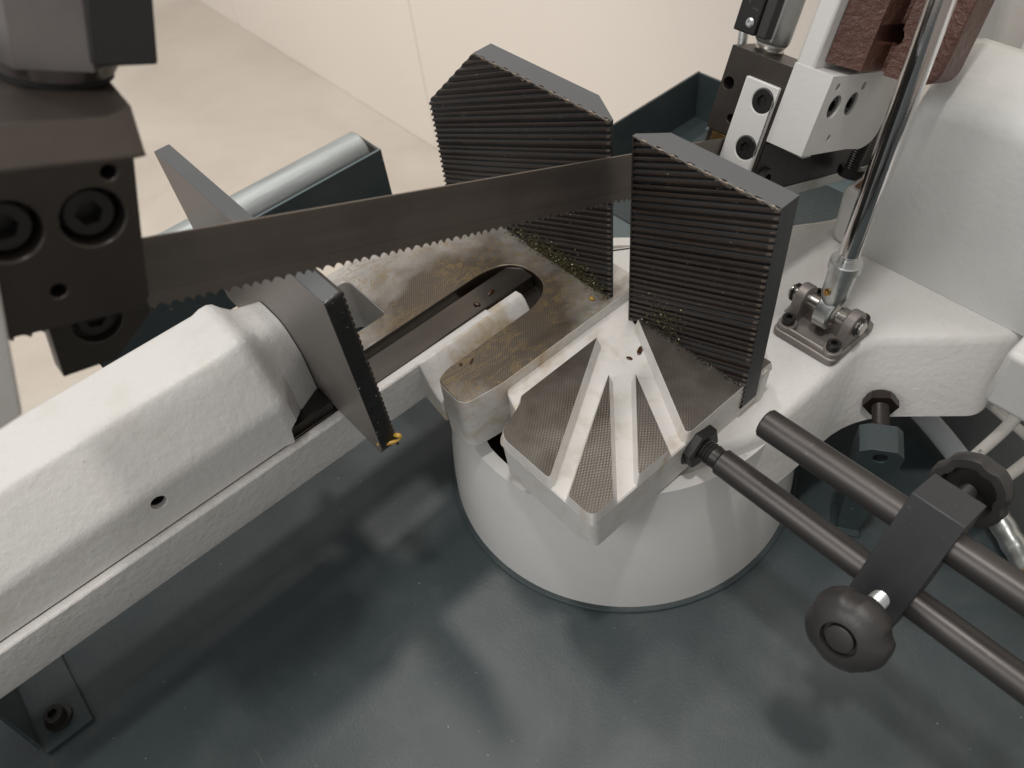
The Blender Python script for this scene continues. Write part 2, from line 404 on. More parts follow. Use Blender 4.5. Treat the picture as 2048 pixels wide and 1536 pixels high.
# shared screw meshes, local +Z points out of the head
CACHE = {}
def mesh_of(key, fn, mats):
    if key not in CACHE:
        b = MB(); fn(b); o = b.build('tmp', mats); CACHE[key] = o.data; bpy.data.objects.remove(o)
    return CACHE[key]
def place(name, mesh, p, z, parent, spin=0.0):
    root = parent
    while root.parent is not None: root = root.parent
    o0 = ORG[root.name]
    o = bpy.data.objects.new(name, mesh); C.objects.link(o); o.parent = parent
    q = Vector(z).to_track_quat('Z', 'Y')
    o.matrix_local = Matrix.Translation((Vector(p) - o0) * MM) @ q.to_matrix().to_4x4() @ Matrix.Rotation(spin, 4, 'Z')
    return o
def hexr(t): return 1.0 / max(abs(math.cos(((t + PI / 6) % (PI / 3)) - PI / 6)), 0.1)
def socket_head(r, h, dep=0.5, chamf=0.6):
    def fn(b):
        n = 36; ri = r * 0.50
        prof = [(-h, r, 0), (-chamf, r, 0), (0, r - chamf, 0), (0, ri, 1), (-h * dep, ri, 1), (-h * dep, 0.01, 1)]
        rings = []
        for (z, rr, hx) in prof:
            rings.append([Vector((math.cos(2 * PI * i / n), math.sin(2 * PI * i / n), 0)) * rr * (hexr(2 * PI * i / n) * 0.93 if hx and rr > 0.1 else 1) + Vector((0, 0, z)) for i in range(n)])
        b.loft(rings, True)
    return mesh_of(('sock', r, h, dep), fn, ['black'])
def hex_head(r, h, mat='black'):
    def fn(b):
        n = 36
        rings = [[Vector((math.cos(2 * PI * i / n), math.sin(2 * PI * i / n), 0)) * rr * (hexr(2 * PI * i / n) * 0.88 if hx else 1) + Vector((0, 0, z)) for i in range(n)]
                 for (z, rr, hx) in ((0, r, 1), (h * 0.82, r, 1), (h, r * 0.86, 0))]
        b.loft(rings, True)
    return mesh_of(('hexh', r, h, mat), fn, [mat])
def thread_prof(L, r, pitch=1.6, d=0.6, s0=0.0):
    out = []; k = 0; s = s0
    while s < s0 + L:
        out += [(s, r - d), (s + pitch * 0.5, r)]; s += pitch
    return out

# ================================================================== room
b = MB(); b.add([(-6500, -4000, -950), (4000, -4000, -950), (4000, 3000, -950), (-6500, 3000, -950)], [[0, 1, 2, 3]])
fl = b.build('floor', 'floor'); fl['kind'] = 'structure'
wl = MB(); wl.box(-6500, 4000, 812, 900, -950, 1900); wl = wl.build('wall', 'wall'); wl['kind'] = 'structure'
for x0, x1 in ((-6500, -2702), (-2700, -1498), (-1496, -294), (-292, 908), (910, 2500)):
    MB().box(x0, x1, 800, 811.8, -949, 1900).build('wall_panel', 'wall', wl, 0.6)

# ================================================================== machine base
base = thing('machine_base', 'dark green painted steel machine bed with upturned tray walls under the vise', 'machine base', (0, 0, -163))
b = MB(); b.box(-277.5, 620, -900, 399.5, -166, -163); b.build('bed_plate', 'green', base)
MB().box(-280, -277.6, -520, 402, -175, -109).build('tray_wall', ['green'], base, 0.6)
MB().box(-277.5, 620, 399.6, 402, -175, -109.3).build('tray_wall', ['green'], base, 0.6)
MB().box(-270, 610, -880, 390, -900, -167).build('cabinet', 'green', base)
# sieve sheet with round holes, over the sump
b = MB()
sx0, sx1, sy0, sy1, sz = -236, -10, 199, 371, -150
nx, ny = 87, 66; px = (sx1 - sx0) / nx; py = (sy1 - sy0) / ny
for i in range(nx):
    for j in range(ny):
        cx = sx0 + (i + .5) * px; cy = sy0 + (j + .5) * py; r = 0.85
        o = [(cx - px / 2, cy - py / 2), (cx, cy - py / 2), (cx + px / 2, cy - py / 2), (cx + px / 2, cy), (cx + px / 2, cy + py / 2), (cx, cy + py / 2), (cx - px / 2, cy + py / 2), (cx - px / 2, cy)]
        q = [(cx + r * math.cos(-3 * PI / 4 + k * PI / 4), cy + r * math.sin(-3 * PI / 4 + k * PI / 4)) for k in range(8)]
        b.add([(x, y, sz) for x, y in o] + [(x, y, sz) for x, y in q] + [(x, y, sz - 1.5) for x, y in q],
              [[k, (k + 1) % 8, 8 + (k + 1) % 8, 8 + k] for k in range(8)] + [[8 + k, 8 + (k + 1) % 8, 16 + (k + 1) % 8, 16 + k] for k in range(8)])
sv = b.build('sieve_sheet', 'mesh', base, smooth=0); sv['kind'] = 'stuff'
MB().box(sx0 - 1, sx1 + 1, sy0 - 1, sy1 + 1, -162.9, -158).build('sieve_sump', 'void', base)
MB().box(sx0 - 5, sx1 + 5, sy0 - 31, sy0 - 1.1, -162.9, -149.8).build('sieve_frame', 'green_edge', base, 0.5)
MB().box(sx0 - 5, sx1 + 90, sy1 + 1.1, sy1 + 27, -162.9, -149.8).build('sieve_frame', 'green_edge', base, 0.5)

# ================================================================== turntable drum
drum = thing('turntable', 'round white cast drum on the green bed under the vise table', 'turntable', (-14, 0, -163))
def drum_prof(z):
    pts = [(-160, 130), (-150, 129.6), (-120, 127), (-85, 122), (-60, 117), (-40, 115)]
    for (z0, r0), (z1, r1) in zip(pts, pts[1:]):
        if z <= z1: return r0 + (r1 - r0) * (z - z0) / (z1 - z0)
    return pts[-1][1]
b = MB(); n = 144
def ztop(a):
    d = (math.degrees(a) + 360) % 360
    if 243 <= d <= 262: return -41 - (d - 243) / 19 * 20
    if 262 < d < 286: return -61
    if 286 <= d < 292: return -61 + (d - 286) / 6 * 20
    return -41
outer = []; inner = []
for k in range(9):
    u = k / 8
    ro = []; ri = []
    for i in range(n):
        a = 2 * PI * i / n; zt = ztop(a); z = -160 + (zt + 160) * u; r = drum_prof(z)
        ro.append((-14 + r * math.cos(a), r * math.sin(a), z)); ri.append((-14 + (r - 9) * math.cos(a), (r - 9) * math.sin(a), z))
    outer.append(ro); inner.append(ri)
b.loft(outer + inner[::-1], False)
b.build('drum_wall', 'white_smooth', drum, 0, smooth=50)
MB().lathe((-14, 0, -163), (0, 0, 1), [(0, 133.5), (2.2, 133.5), (2.9, 132.8), (2.9, 100)], 144).build('seat_ring', 'green', drum)
b = MB(); ang = [math.radians(-72 + 3 * k) for k in range(78)]
b.add([(-14 + r * math.cos(a), r * math.sin(a), -44) for r in (50, 110) for a in ang] + [(-14 + r * math.cos(a), r * math.sin(a), -48) for r in (50, 110) for a in ang],
      [[k, k + 1, 78 + k + 1, 78 + k] for k in range(77)] + [[156 + k, 156 + k + 1, 234 + k + 1, 234 + k] for k in range(77)])
b.build('drum_top', 'white_smooth', drum, smooth=0)
MB().lathe((-14, 0, -159), (0, 0, 1), [(0, 118), (0.5, 118)], 96).build('drum_floor', 'rust_spot', drum)

# ================================================================== vise table
table = thing('vise_table', 'white cast vise table with oily milled top, slot and fan of grooves', 'vise table', (-60, -60, 0))
outline = [(-20.5, 26), (-182, 26), (-182, -420), (-168, -420), (-168, -109), (-121, -109.5), (-121, -420), (-104, -420),
           (-104, -40), (-100, -27), (-92, -19), (-79, -16.5), (-66, -19), (-58.5, -27), (-54.5, -40), (-53.5, -112), (-50, -121.5), (-29, -122.5), (-24, -119), (-22, -106), (-20.5, -95)]
rad = [0, 0, 0, 0, 6, 3, 0, 0, 8, 8, 8, 8, 8, 8, 8, 4, 5, 4, 4, 4, 3]
main = round_poly(outline, rad, 4)
b = MB()
n = len(main)
low = [(x, y, -46 if y > -125 else -30) for x, y in main]
b.prism(main, -45, 0, 'z', 1, 0)
for i, f in enumerate(b.f):
    c = sum((b.v[k] for k in f), Vector()) / len(f)
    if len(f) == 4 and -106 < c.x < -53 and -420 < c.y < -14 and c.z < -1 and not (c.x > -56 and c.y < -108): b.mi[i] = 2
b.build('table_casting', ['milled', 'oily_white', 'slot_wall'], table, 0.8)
b = MB()
prof = [(-76.2, -2.2), (-70, -1.25), (-66.5, -4), (-62, -13), (-57, -17), (-53.2, -18.5), (-53.2, -44), (-75, -36)]
rings = []
for y, dz, dx in ((-35, 0, 0), (-100, 0, 0), (-112, -0.6, 0), (-117, -2.5, 0), (-120.5, -7, 0)):
    rings.append([(x + (dx if x > -60 else 0), y, z + (dz if z > -40 and x > -69 else 0)) for x, z in prof])
b.loft(rings); b.build('slot_gutter', 'oily_white', table, 0.9, 3)
# beam carrying the slide
b = MB()
prof = [(-77, -1.2), (-70, -1.2), (-70, -3), (-72.5, -30), (-74.5, -38), (-82, -42), (-121, -42), (-121, -10), (-98, -10), (-98, -6), (-77, -6)]
rings = [[(x, y, z) for x, z in prof] for y in (-700, -400, -200, -60)]
b.loft(rings)
b.build('slide_beam', 'white_rough', table, 1.4, 2)
b = MB(); b.box(-97.5, -77.6, -560, -18, -14, -1.6); b.build('slide_rail', 'rail', table, 0.6)
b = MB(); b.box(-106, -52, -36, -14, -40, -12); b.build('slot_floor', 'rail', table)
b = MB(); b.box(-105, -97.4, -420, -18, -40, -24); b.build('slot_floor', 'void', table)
# wedge with the fan of grooves
wall_out = [(-2, -98), (1, -108), (4.5, -118), (10, -121.8), (74, -121.8), (81.5, -119), (81.8, 22), (81.8, 26), (-2, 26)]
wall_poly = round_poly(wall_out, [3, 3, 4, 5, 6, 6, 0, 0, 0], 4)
b = MB()
low = offset_poly(wall_poly, -1.2)
nn = len(wall_poly)
b.loft([[(x, y, -42) for x, y in offset_poly(wall_poly, -5)], [(x, y, -38) for x, y in low], [(x, y, -9) for x, y in wall_poly], [(x, y, -8) for x, y in offset_poly(wall_poly, -0.8)]])
nutcut = MB().cyl((72, -36.8, -21), (95, -36.8, -21), 14.0, 40)
b.build('wedge_block', 'oily_white', table, 0.9, 2, cuts=[nutcut])
lands = [[(-6, -29.5), (48.6, -121.0), (12, -121.0), (5.8, -117.5), (1.2, -104), (-1.6, -97), (-5, -94)],
         [(20, -46), (63.7, -121.4), (78.5, -121.4), (81.6, -118.5), (81.4, -106)],
         [(31, -35), (80.7, -86), (81, -62.5)],
         [(1.9, -1.5), (79.6, -47), (81.5, -44), (81.5, 26), (1.9, 26)]]
lr = [[1.5, 3, 5, 4, 3, 3, 2], [1.5, 2, 3, 3, 2], [1.5, 2, 2], [0.5, 3, 1, 0, 0]]
for poly, r in zip(lands, lr):
    pp = round_poly(poly, r, 4)
    b = MB(); b.prism(pp, -8.6, 0, 'z', 1, 0, grow=2.6)
    # keep the draft inside the block
    b.v = [Vector((min(v.x, 81.8), max(v.y, -121.8), v.z)) for v in b.v]
    b.build('milled_land', ['milled_dark', 'oily_white'], table, 0.45, 2)
b = MB()
gp = round_poly([(-21, -93), (-12, -96.5), (-3, -100), (4, -97), (4, 26), (-21, 26)], [4, 4, 3, 0, 0, 0], 4)
b.prism(gp, -34, -8.3, 'z', 0); b.build('groove_floor', 'oily_white', table, 1.2, 2)
# collar round the back corner of the wedge
b = MB()
cp = round_poly([(76, 26), (81.5, 15), (82.5, 0), (84.5, -3), (92, -18), (96, -12), (90, 12), (82, 30), (70, 40), (60, 26)], 4, 3)
b.prism([(60, 15.5), (82, 15.5), (83, 21), (80, 27), (72, 34), (60, 36)], -34, -2, 'z'); b.build('table_collar', 'oily_white', table, 2.5, 3)
def blob(name, p, rx, ry, rz, mat, parent=None, rot=0.0):
    b = MB(); n = 18; rings = []
    for k in range(1, 6):
        a = -PI / 2 + PI * k / 6
        rings.append([Vector((p[0], p[1], p[2])) + Matrix.Rotation(rot, 3, 'Z') @ Vector((rx * math.cos(a) * math.cos(2 * PI * i / n) * random.uniform(.9, 1.08), ry * math.cos(a) * math.sin(2 * PI * i / n) * random.uniform(.9, 1.08), rz * math.sin(a))) for i in range(n)])
    b.loft(rings)
    return b.build(name, mat, parent, smooth=60) if parent is not None else b.build(name, mat, None, smooth=60, org=p)
blob('casting_pit', (15.8, -14.5, -8.0), 1.7, 4.2, 0.6, 'oil', table, 0.55)
blob('casting_pit', (15.5, -23.5, -8.0), 2.2, 1.4, 0.5, 'oil', table, 0.2)

# ================================================================== fixed jaws with raked serrations
def jaw(name, poly, label, cham, depth_flip=1):
    """face polygon in x,z at y=0; grooves climb to +x at 23 degrees"""
    xs = [p[0] for p in poly]
    org = (sum(xs) / len(xs), 7, -20)
    o0 = Vector(org)
    dirv = Vector((math.cos(math.radians(22.8)), math.sin(math.radians(22.8)))); nv = Vector((-dirv.y, dirv.x))
    period = 3.92
    prof = [(0.0, 0.0), (0.30, 0.0), (0.40, 0.55), (0.46, 1.25), (0.80, 1.25), (1.0, 0.0)]
    ts = [Vector(p).dot(nv) for p in poly]
    t0 = math.floor(min(ts) / period) * period
    def clip(pl, lo, hi):
        for val, sgn in ((lo, 1), (hi, -1)):
            out = []
            for i in range(len(pl)):
                a, c = pl[i - 1], pl[i]
                da = (a.dot(nv) - val) * sgn; dc = (c.dot(nv) - val) * sgn
                if da >= 0: out.append(a)
                if (da > 1e-9 and dc < -1e-9) or (da < -1e-9 and dc > 1e-9): out.append(a + (c - a) * (da / (da - dc)))
            pl = out
            if len(pl) < 3: return []
        return pl
    bm = bmesh.new()
    zt = max(p[1] for p in poly); xr = max(xs)
    full = [Vector(p) for p in poly]
    def half(pl, ax_, val, keep_low):
        out = []
        for i in range(len(pl)):
            a, c = pl[i - 1], pl[i]; da = (val - a[ax_]) * (1 if keep_low else -1); dc = (val - c[ax_]) * (1 if keep_low else -1)
            if da >= 0: out.append(a)
            if (da > 1e-9 and dc < -1e-9) or (da < -1e-9 and dc > 1e-9): out.append(a + (c - a) * (da / (da - dc)))
        return out
    body_ = half(half(full, 1, zt - 1.7, True), 0, xr - 2.6, True)
    topb = half(full, 1, zt - 1.7, False); rightb = half(half(full, 1, zt - 1.7, True), 0, xr - 2.6, False)
    worn_v = set()
    t = t0
    while t < max(ts):
        jd = random.uniform(0.80, 1.12); ju = random.uniform(-0.05, 0.05)
        prof_k = [(0.0, 0.0), (0.30 + ju, 0.0), (0.40 + ju, 0.55 * jd), (0.46 + ju, 1.5 * jd), (0.80 + ju, 1.5 * jd), (1.0, 0.0)]
        for (u0, d0), (u1, d1) in zip(prof_k, prof_k[1:]):
            lo, hi = t + u0 * period, t + u1 * period
            for P2, wornb in ((body_, 0), (topb, 1), (rightb, 1)):
                pl = clip(P2, lo, hi) if len(P2) > 2 else []
                if len(pl) < 3: continue
                vs = []
                for q in pl:
                    u = (q.dot(nv) - lo) / (hi - lo); d = d0 + (d1 - d0) * min(1, max(0, u))
                    vs.append(bm.verts.new(((q.x - o0.x) * MM, (d - o0.y) * MM, (q.y - o0.z) * MM)))
                try:
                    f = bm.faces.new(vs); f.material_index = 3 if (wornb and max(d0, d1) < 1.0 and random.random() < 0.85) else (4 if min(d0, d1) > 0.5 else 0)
                except ValueError: pass
        t += period
    bmesh.ops.remove_doubles(bm, verts=bm.verts, dist=1.5e-6)
    be = [e for e in bm.edges if len(e.link_faces) == 1]
    r = bmesh.ops.extrude_edge_only(bm, edges=be)
    xa, xb = min(xs), max(xs)
    for v in [g for g in r['geom'] if isinstance(g, bmesh.types.BMVert)]: v.co.y = (2.6 - o0.y) * MM
    r = bmesh.ops.extrude_edge_only(bm, edges=[g for g in r['geom'] if isinstance(g, bmesh.types.BMEdge)])
    for v in [g for g in r['geom'] if isinstance(g, bmesh.types.BMVert)]:
        v.co.y = (14.5 - o0.y) * MM
        x = v.co.x / MM + o0.x
        if cham == 'right': v.co.x = (min(x, xb - 22) - o0.x) * MM
        else: v.co.x = (max(x, xa + 13) - o0.x) * MM
    bmesh.ops.contextual_create(bm, geom=[g for g in r['geom'] if isinstance(g, bmesh.types.BMEdge)])
    if cham == 'left':
        cu = bmesh.ops.create_cube(bm, size=1)['verts']
        for v in cu: v.co = Vector(((v.co.x * 1.0 + xa + 0.45 - o0.x) * MM, (v.co.y * 2.4 + 1.15 - o0.y) * MM, (v.co.z * 145.9 + 53 - o0.z) * MM))
    bmesh.ops.recalc_face_normals(bm, faces=bm.faces)
    me = bpy.data.meshes.new(name)
    for f in bm.faces:
        c = f.calc_center_median(); nrm = f.normal
        if nrm.y < -0.25 and c.y < (4 - o0.y) * MM: f.material_index = f.material_index if f.material_index in (3, 4) else 0
        elif nrm.z > 0.4: f.material_index = 1
        else: f.material_index = 2
    bm.to_mesh(me); bm.free()
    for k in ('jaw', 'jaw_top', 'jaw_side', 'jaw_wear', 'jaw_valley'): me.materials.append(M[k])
    ob = bpy.data.objects.new(name, me); C.objects.link(ob); ob.location = o0 * MM; ORG[ob.name] = o0
    b = ob.modifiers.new('bevel', 'BEVEL'); b.width = 0.25 * MM; b.segments = 1; b.limit_method = 'ANGLE'; b.angle_limit = math.radians(40)
    tag(ob, label, 'vise jaw', 'serrated fixed jaws of the vise')
    # worn bare rim where the ridges run out at the top edge
    return ob
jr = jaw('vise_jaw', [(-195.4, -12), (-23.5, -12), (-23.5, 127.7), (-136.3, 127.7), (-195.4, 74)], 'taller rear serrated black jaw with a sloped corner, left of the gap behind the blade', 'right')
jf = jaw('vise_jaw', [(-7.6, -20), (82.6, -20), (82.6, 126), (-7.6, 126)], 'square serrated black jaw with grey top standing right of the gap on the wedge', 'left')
def worn(parent, xa, xb, z, ya=-0.15):
    b = MB(); x = xa
    pts = []
    while x < xb:
        pts.append((x, random.uniform(0.5, 2.3) if int((x - xa) / 3) % 2 == 0 else random.uniform(0.2, 0.9))); x += 1.2
    vs = []; fs = []
    for i, (x, d) in enumerate(pts): vs += [(x, -0.05, z - d), (x, d * 0.45 + 0.25, z + 0.06), (x, 0.2, z - 0.2)]
    for i in range(len(pts) - 1):
        k = 3 * i; fs += [[k, k + 3, k + 5, k + 2], [k + 2, k + 5, k + 4, k + 1], [k, k + 1, k + 4, k + 3]]
    b.add(vs, fs); return b.build('worn_edge', 'jaw_worn', parent, smooth=0)
worn(jr, -135.5, -24, 127.7); worn(jf, -7.3, 82.2, 126)

# ================================================================== sliding vise
slide = thing('sliding_vise', 'white cast sliding vise arm with a dark steel plate jaw at its end', 'vise arm', (-120, -380, 0))
def arm_ring(y, pts): return [(x, y, z) for x, z in pts]
body = round_poly([(-75, 0), (-76.5, 29), (-100, 63), (-140, 63), (-163.5, 29), (-165, 0)], [0, 4, 4, 4, 4, 0], 5)
shoulder = round_poly([(-79, 5), (-80.5, 30), (-102, 60.5), (-138, 60.5), (-159.5, 30), (-161, 5)], [0, 6, 7, 7, 6, 0], 5)
sh2 = round_poly([(-86, 2), (-87, 32), (-104, 57), (-136, 57), (-153, 32), (-154, 2)], [0, 7, 8, 8, 7, 0], 5)
neck = round_poly([(-94, -4), (-94.5, 36), (-106, 53.5), (-134, 53.5), (-145.5, 36), (-146, -4)], [0, 7, 8, 8, 7, 0], 5)
big = round_poly([(-72, 0), (-73.5, 29), (-96, 65), (-140, 65), (-166, 29), (-168, 0)], [0, 5, 6, 6, 5, 0], 5)
b = MB()
lip = [(x, max(z, 0)) for x, z in offset_poly(body, 1.3)]
nk2 = [tuple(Vector(a) * 0.55 + Vector(c) * 0.45) for a, c in zip(sh2, neck)]
b.loft([arm_ring(-620, big), arm_ring(-400, body), arm_ring(-214, body), arm_ring(-209, lip), arm_ring(-204.5, lip), arm_ring(-201.5, body), arm_ring(-198.5, shoulder), arm_ring(-194, sh2), arm_ring(-187, nk2), arm_ring(-178, neck)])
notch = MB().prism(round_poly([(-207, -12), (-170, -12), (-170, -5), (-207, 9)], [0, 0, 0, 4], 4), -200, -70, 'x')
notch2 = MB().prism(round_poly([(-209.5, -12), (-190, -12), (-190, 3), (-201, 13), (-206.5, 11)], [0, 0, 0, 3, 4], 4), -95.5, -70, 'x')
hole = MB().cyl((-60, -284.5, 19), (-140, -284.5, 19), 4.3, 28)
b.build('arm_body', 'white', slide, 0.5, 2, cuts=[hole, notch2], smooth=28)
MB().lathe((-79.5, -284.5, 19), (-1, 0, 0), [(0, 4.25), (58, 4.25), (58, 0.1)], 24, caps=False).build('hole_bore', 'void', slide)
b = MB(); b.box(-93, -78.5, -209, -178, -1.4, 6); b.build('slide_key', 'guide_dark', slide)
pl = round_poly([(-211, 3), (-29, 3), (-24.6, 9), (-27.6, 120.6), (-211, 119.5)], [2, 2, 4, 2, 2], 3)
b = MB(); nP = len(pl)
b.prism(pl, -177.6, -168, 'y', 0)
for i, f in enumerate(b.f):
    if len(f) == 4:
        c = sum((b.v[k] for k in f), Vector()) / 4
        if c.x > -32: b.mi[i] = 1
        elif c.z > 115: b.mi[i] = 2
b.build('jaw_plate', ['plate', 'plate_edge', 'jaw_top'], slide, 0.5, 2)
# serrated front of the plate, only its ragged silhouette shows
b = MB(); vs = []; fs = []; z = 5.0; k = 0
while z < 119:
    x = -24.9 - (z - 9) * 0.0265
    b.box(x - 60, x - 0.3, -168.1, -166.9, z, z + 2.3); z += 3.9
b.build('serration', 'jaw', slide)

# ================================================================== saw blade
b = MB(HF)
pts = []; s = -330.0; k = 0
pit = [3.9, 4.6, 5.4, 4.8, 4.2]
while s < 262:
    p = pit[k % 5]; k += 1
    pts += [(s, -14.3), (s + 0.10 * p, -13.2), (s + 0.20 * p, -12.4), (s + 0.36 * p, -12.1), (s + 0.58 * p, -12.5), (s + 0.85 * p, -13.6)]; s += p
pts += [(s, -14.3), (s, 14.3), (-330, 14.3)]
n = len(pts)
b.add([(-0.45, q[0], q[1]) for q in pts] + [(0.45, q[0], q[1]) for q in pts], [[i, (i + 1) % n, n + (i + 1) % n, n + i] for i in range(n)])
# faces as strips so long outlines stay clean
for xo, off in ((-0.45, 0), (0.45, n)):
    m6 = n - 3
    top = [(-0.45 if off == 0 else 0.45, q[0], 5.0) for q in pts[:m6 + 1]]
    o = len(b.v); b.add([(xo, q[0], q[1]) for q in pts[:m6 + 1]] + [(xo, q[0], 14.3) for q in pts[:m6 + 1]], [[i, i + 1, m6 + 2 + i, m6 + 1 + i] for i in range(m6)])
bl = b.build('saw_band', 'blade', None, 0, smooth=0, org=H(0, 0, 0))
tag(bl, 'toothed brownish steel band saw blade running slanted between the two guides', 'saw blade')

# ================================================================== left guide, close to the lens
lg = thing('blade_guide', 'blurred dark steel blade guide block at the left with round hex column on top', 'blade guide', H(0, -280, 0), 'blade guide blocks')
holes = [MB(HF).cyl((30, -275, 34.5), (9, -275, 34.5), 9.2, 40), MB(HF).cyl((30, -297.7, 34), (9, -297.7, 34), 9.2, 40),
         MB(HF).cyl((30, -269.2, 47.8), (8, -269.2, 47.8), 2.3, 24), MB(HF).cyl((30, -287.5, 12.5), (8, -287.5, 12.5), 2.3, 24)]
b = MB(HF); b.prism([(-330, 0), (-264.5, 0), (-261.2, 4), (-262.2, 52), (-330, 52)], 3, 20, 'x'); b.build('side_plate', 'guide_dark', lg, 0.8, 2, cuts=holes)
b = MB(HF)
b.loft([[(10, -330, 61), (11, -265, 61), (4, -255.5, 61), (-52, -250, 61), (-52, -330, 61)], [(20, -330, 52), (20, -262.4, 52), (19, -258, 52), (-52, -249, 52), (-52, -330, 52)], [(20, -330, 51), (20, -262.2, 51), (19, -257.6, 51), (-52, -249, 51), (-52, -330, 51)]])
b.build('guide_cap', 'guide', lg, 0.9, 2)
MB(HF).box(-30, 2.8, -330, -255.5, 15.5, 51).build('guide_body', 'guide_dark', lg, 0.8)
MB(HF).box(-30, -1.0, -330, -255.5, -14, 15.4).build('back_plate', 'guide_dark', lg, 0.6)
b = MB(HF); b.prism([(-290.5, -0.5), (-259, -0.5), (-257.5, -9), (-270, -24.5), (-288, -26.5)], 1.2, 9.5, 'x')
b.build('wear_pad', 'guide_dark', lg, 0.8, 2, cuts=[MB(HF).cyl((15, -275, -8), (5, -275, -8), 8.0, 36)])
for (bb, ee) in ((-275, 34.5), (-297.7, 34)): place('cap_screw', socket_head(7.6, 10), H(16.5, bb, ee), HF[1], lg, 0.3)
place('cap_screw', socket_head(6.4, 8), H(7.6, -275, -8), HF[1], lg, 0.1)
b = MB(HF); b.lathe((-27, -266, 61.2), (0, 0, 1), [(0, 16.5), (1.8, 16.5)], 40).build('washer', 'void', lg)
b = MB(HF); b.lathe((-27, -266, 63), (0, 0, 1), [(0, 17.0), (4, 18.6), (4.1, 18.8), (90, 18.8)], 48, rad=lambda t, h: hexr(t) * 0.95 if h > 3 else 1.0, up=(0.96, -0.28, 0)).build('hex_column', 'column', lg, 0.4)
MB(HF).box(-30, -4, -262, -243, 69.5, 160).build('sensor_box', 'plastic', lg, 1.0)

# white blade cover close to the lens at the far left
b = MB(HF); b.prism([(-360, -30), (-313, -19.5), (-306.6, -16.5), (-305.2, 30), (-305.2, 34), (-360, 34)], 33, 36, 'x')
cv = b.build('blade_cover', 'white_smooth', None, 1.0, 3, org=H(35, -320, 0))
tag(cv, 'blurred white sheet cover edge below the left guide block', 'blade cover')

# ================================================================== right guide
rg = thing('blade_guide', 'dark steel guide block with white bolted cover plate behind the front jaw', 'blade guide', H(5, 105, 0), 'blade guide blocks')
cuts = [MB(HF).cyl((-10.5, 90, 43.5), (-10.5, 106, 43.5), 3.7, 28), MB(HF).cyl((-1.5, 90, 25.5), (-1.5, 106, 25.5), 2.6, 24),
        MB(HF).prism([(92, -20), (125, -20), (125, 15), (92, 15)], -1.6, 1.6, 'x'), MB(HF).prism([(88, -30), (97.5, -30), (97.5, 15.5), (88, 15.5)], -30, 0.8, 'x')]
b = MB(HF); b.box(-15.8, 25.4, 94, 118, -22, 64); b.build('guide_block', 'guide', rg, 0.7, 2, cuts=cuts)
MB(HF).box(1.2, 24.0, 90.6, 93.95, -22, 52).build('cover_plate', 'white_smooth', rg, 0.8, 2, cuts=[MB(HF).cyl((16.5, 88, e_), (16.5, 93.3, e_), 6.8, 32) for e_ in (42.3, 14.6)])
for e_ in (42.3, 14.6): place('flat_screw', socket_head(6.7, 2.6, 0.8, 0.3), H(16.5, 90.5, e_), -HF[2], rg, 0.4)
MB(HF).box(-11, -0.9, 94.6, 117.6, 2, 15).build('carbide_pad', 'brass_dull', rg, 0.5)
b = MB(HF); b.lathe((26.2, 106, -3), (1, 0, 0), [(0, 7.5), (3, 7.5), (3, 4.5), (0.5, 4.5)], 30).build('guide_roller', 'black', rg)
MB(HF).box(25.5, 26.2, 95, 128, -24, 20).build('roller_plate', 'black', rg, 0.4)
b = MB(HF); b.lathe((-1, 110, 64.2), (0, 0, 1), [(0, 8.5), (1.2, 8.8), (2.4, 7.6), (3.4, 8.6), (4.4, 8.6)], 36).build('spring_washer', 'steel', rg)
b = MB(HF); b.lathe((-1, 110, 68.7), (0, 0, 1), [(0, 9.2), (2.0, 10.6), (80, 10.6)], 48, rad=lambda t, h: hexr(t) * 0.93 if h > 1 else 1.0, up=(0.9, 0.43, 0)).build('hex_column', 'zinc', rg)
MB(HF).box(-18, -3.5, 92, 100, 72, 150).build('sensor_bracket', 'black', rg, 0.8)
MB(HF).box(-3.4, 3.5, 93.5, 100.5, 72, 150).build('sensor_bracket', 'plastic', rg, 0.8)
place('bracket_screw', socket_head(2.6, 2.0), H(-8.6, 91.0, 78), -HF[2], rg).data = mesh_of('pan', lambda bb: bb.lathe((0, 0, -2), (0, 0, 1), [(0, 2.7), (1.2, 2.7), (2.0, 1.9), (2.0, 0.9), (1.4, 0.9)], 20), ['zinc'])
b = MB(HF); b.cyl((-22.5, 116, 58), (-37, 116, 120), 2.9, 18); b.build('support_bar', 'zinc', rg)

# ================================================================== saw head casting
head = thing('white_head_casting', 'white cast saw head arm with two countersunk screws beside the right guide', 'saw head', H(40, 120, 20))
cuts = []
for (bb, ee, r) in ((109.6, 49.3, 6.6), (130.0, 49.7, 6.6), (104.5, 60.6, 2.1), (136.4, 59.6, 2.3), (118.8, 30.6, 2.0)):
    cuts.append(MB(HF).cyl((60, bb, ee), (44, bb, ee), r, 32))
b = MB(HF)
low = round_poly([(94, 22), (150, 20.5), (172, 18), (186, 24), (186, 67), (94, 67)], [0, 0, 8, 10, 0, 0], 5)
b.prism(low, 25.8, 50, 'x')
b.build('head_block', 'white_smooth', head, 3.0, 4, cuts=cuts)
MB(HF).box(25.9, 37.5, 94.3, 150, 60, 190).build('head_column', 'white_smooth', head, 1.5, 3)
for bb, ee in ((109.6, 49.3), (130.0, 49.7)): place('cap_screw', socket_head(6.3, 6, 0.6), H(48.6, bb, ee), HF[1], head, 0.2)
for bb, ee, r in ((104.5, 60.6, 2.1), (136.4, 59.6, 2.3), (118.8, 30.6, 2.0)):
    MB(HF).cyl((44.2, bb, ee), (44.6, bb, ee), r + 0.1, 16).build('hole_bottom', 'void', head)
MB(HF).box(-8, 25.5, 118.3, 330, -13, 12).build('blade_guard', 'black', head, 0.5)
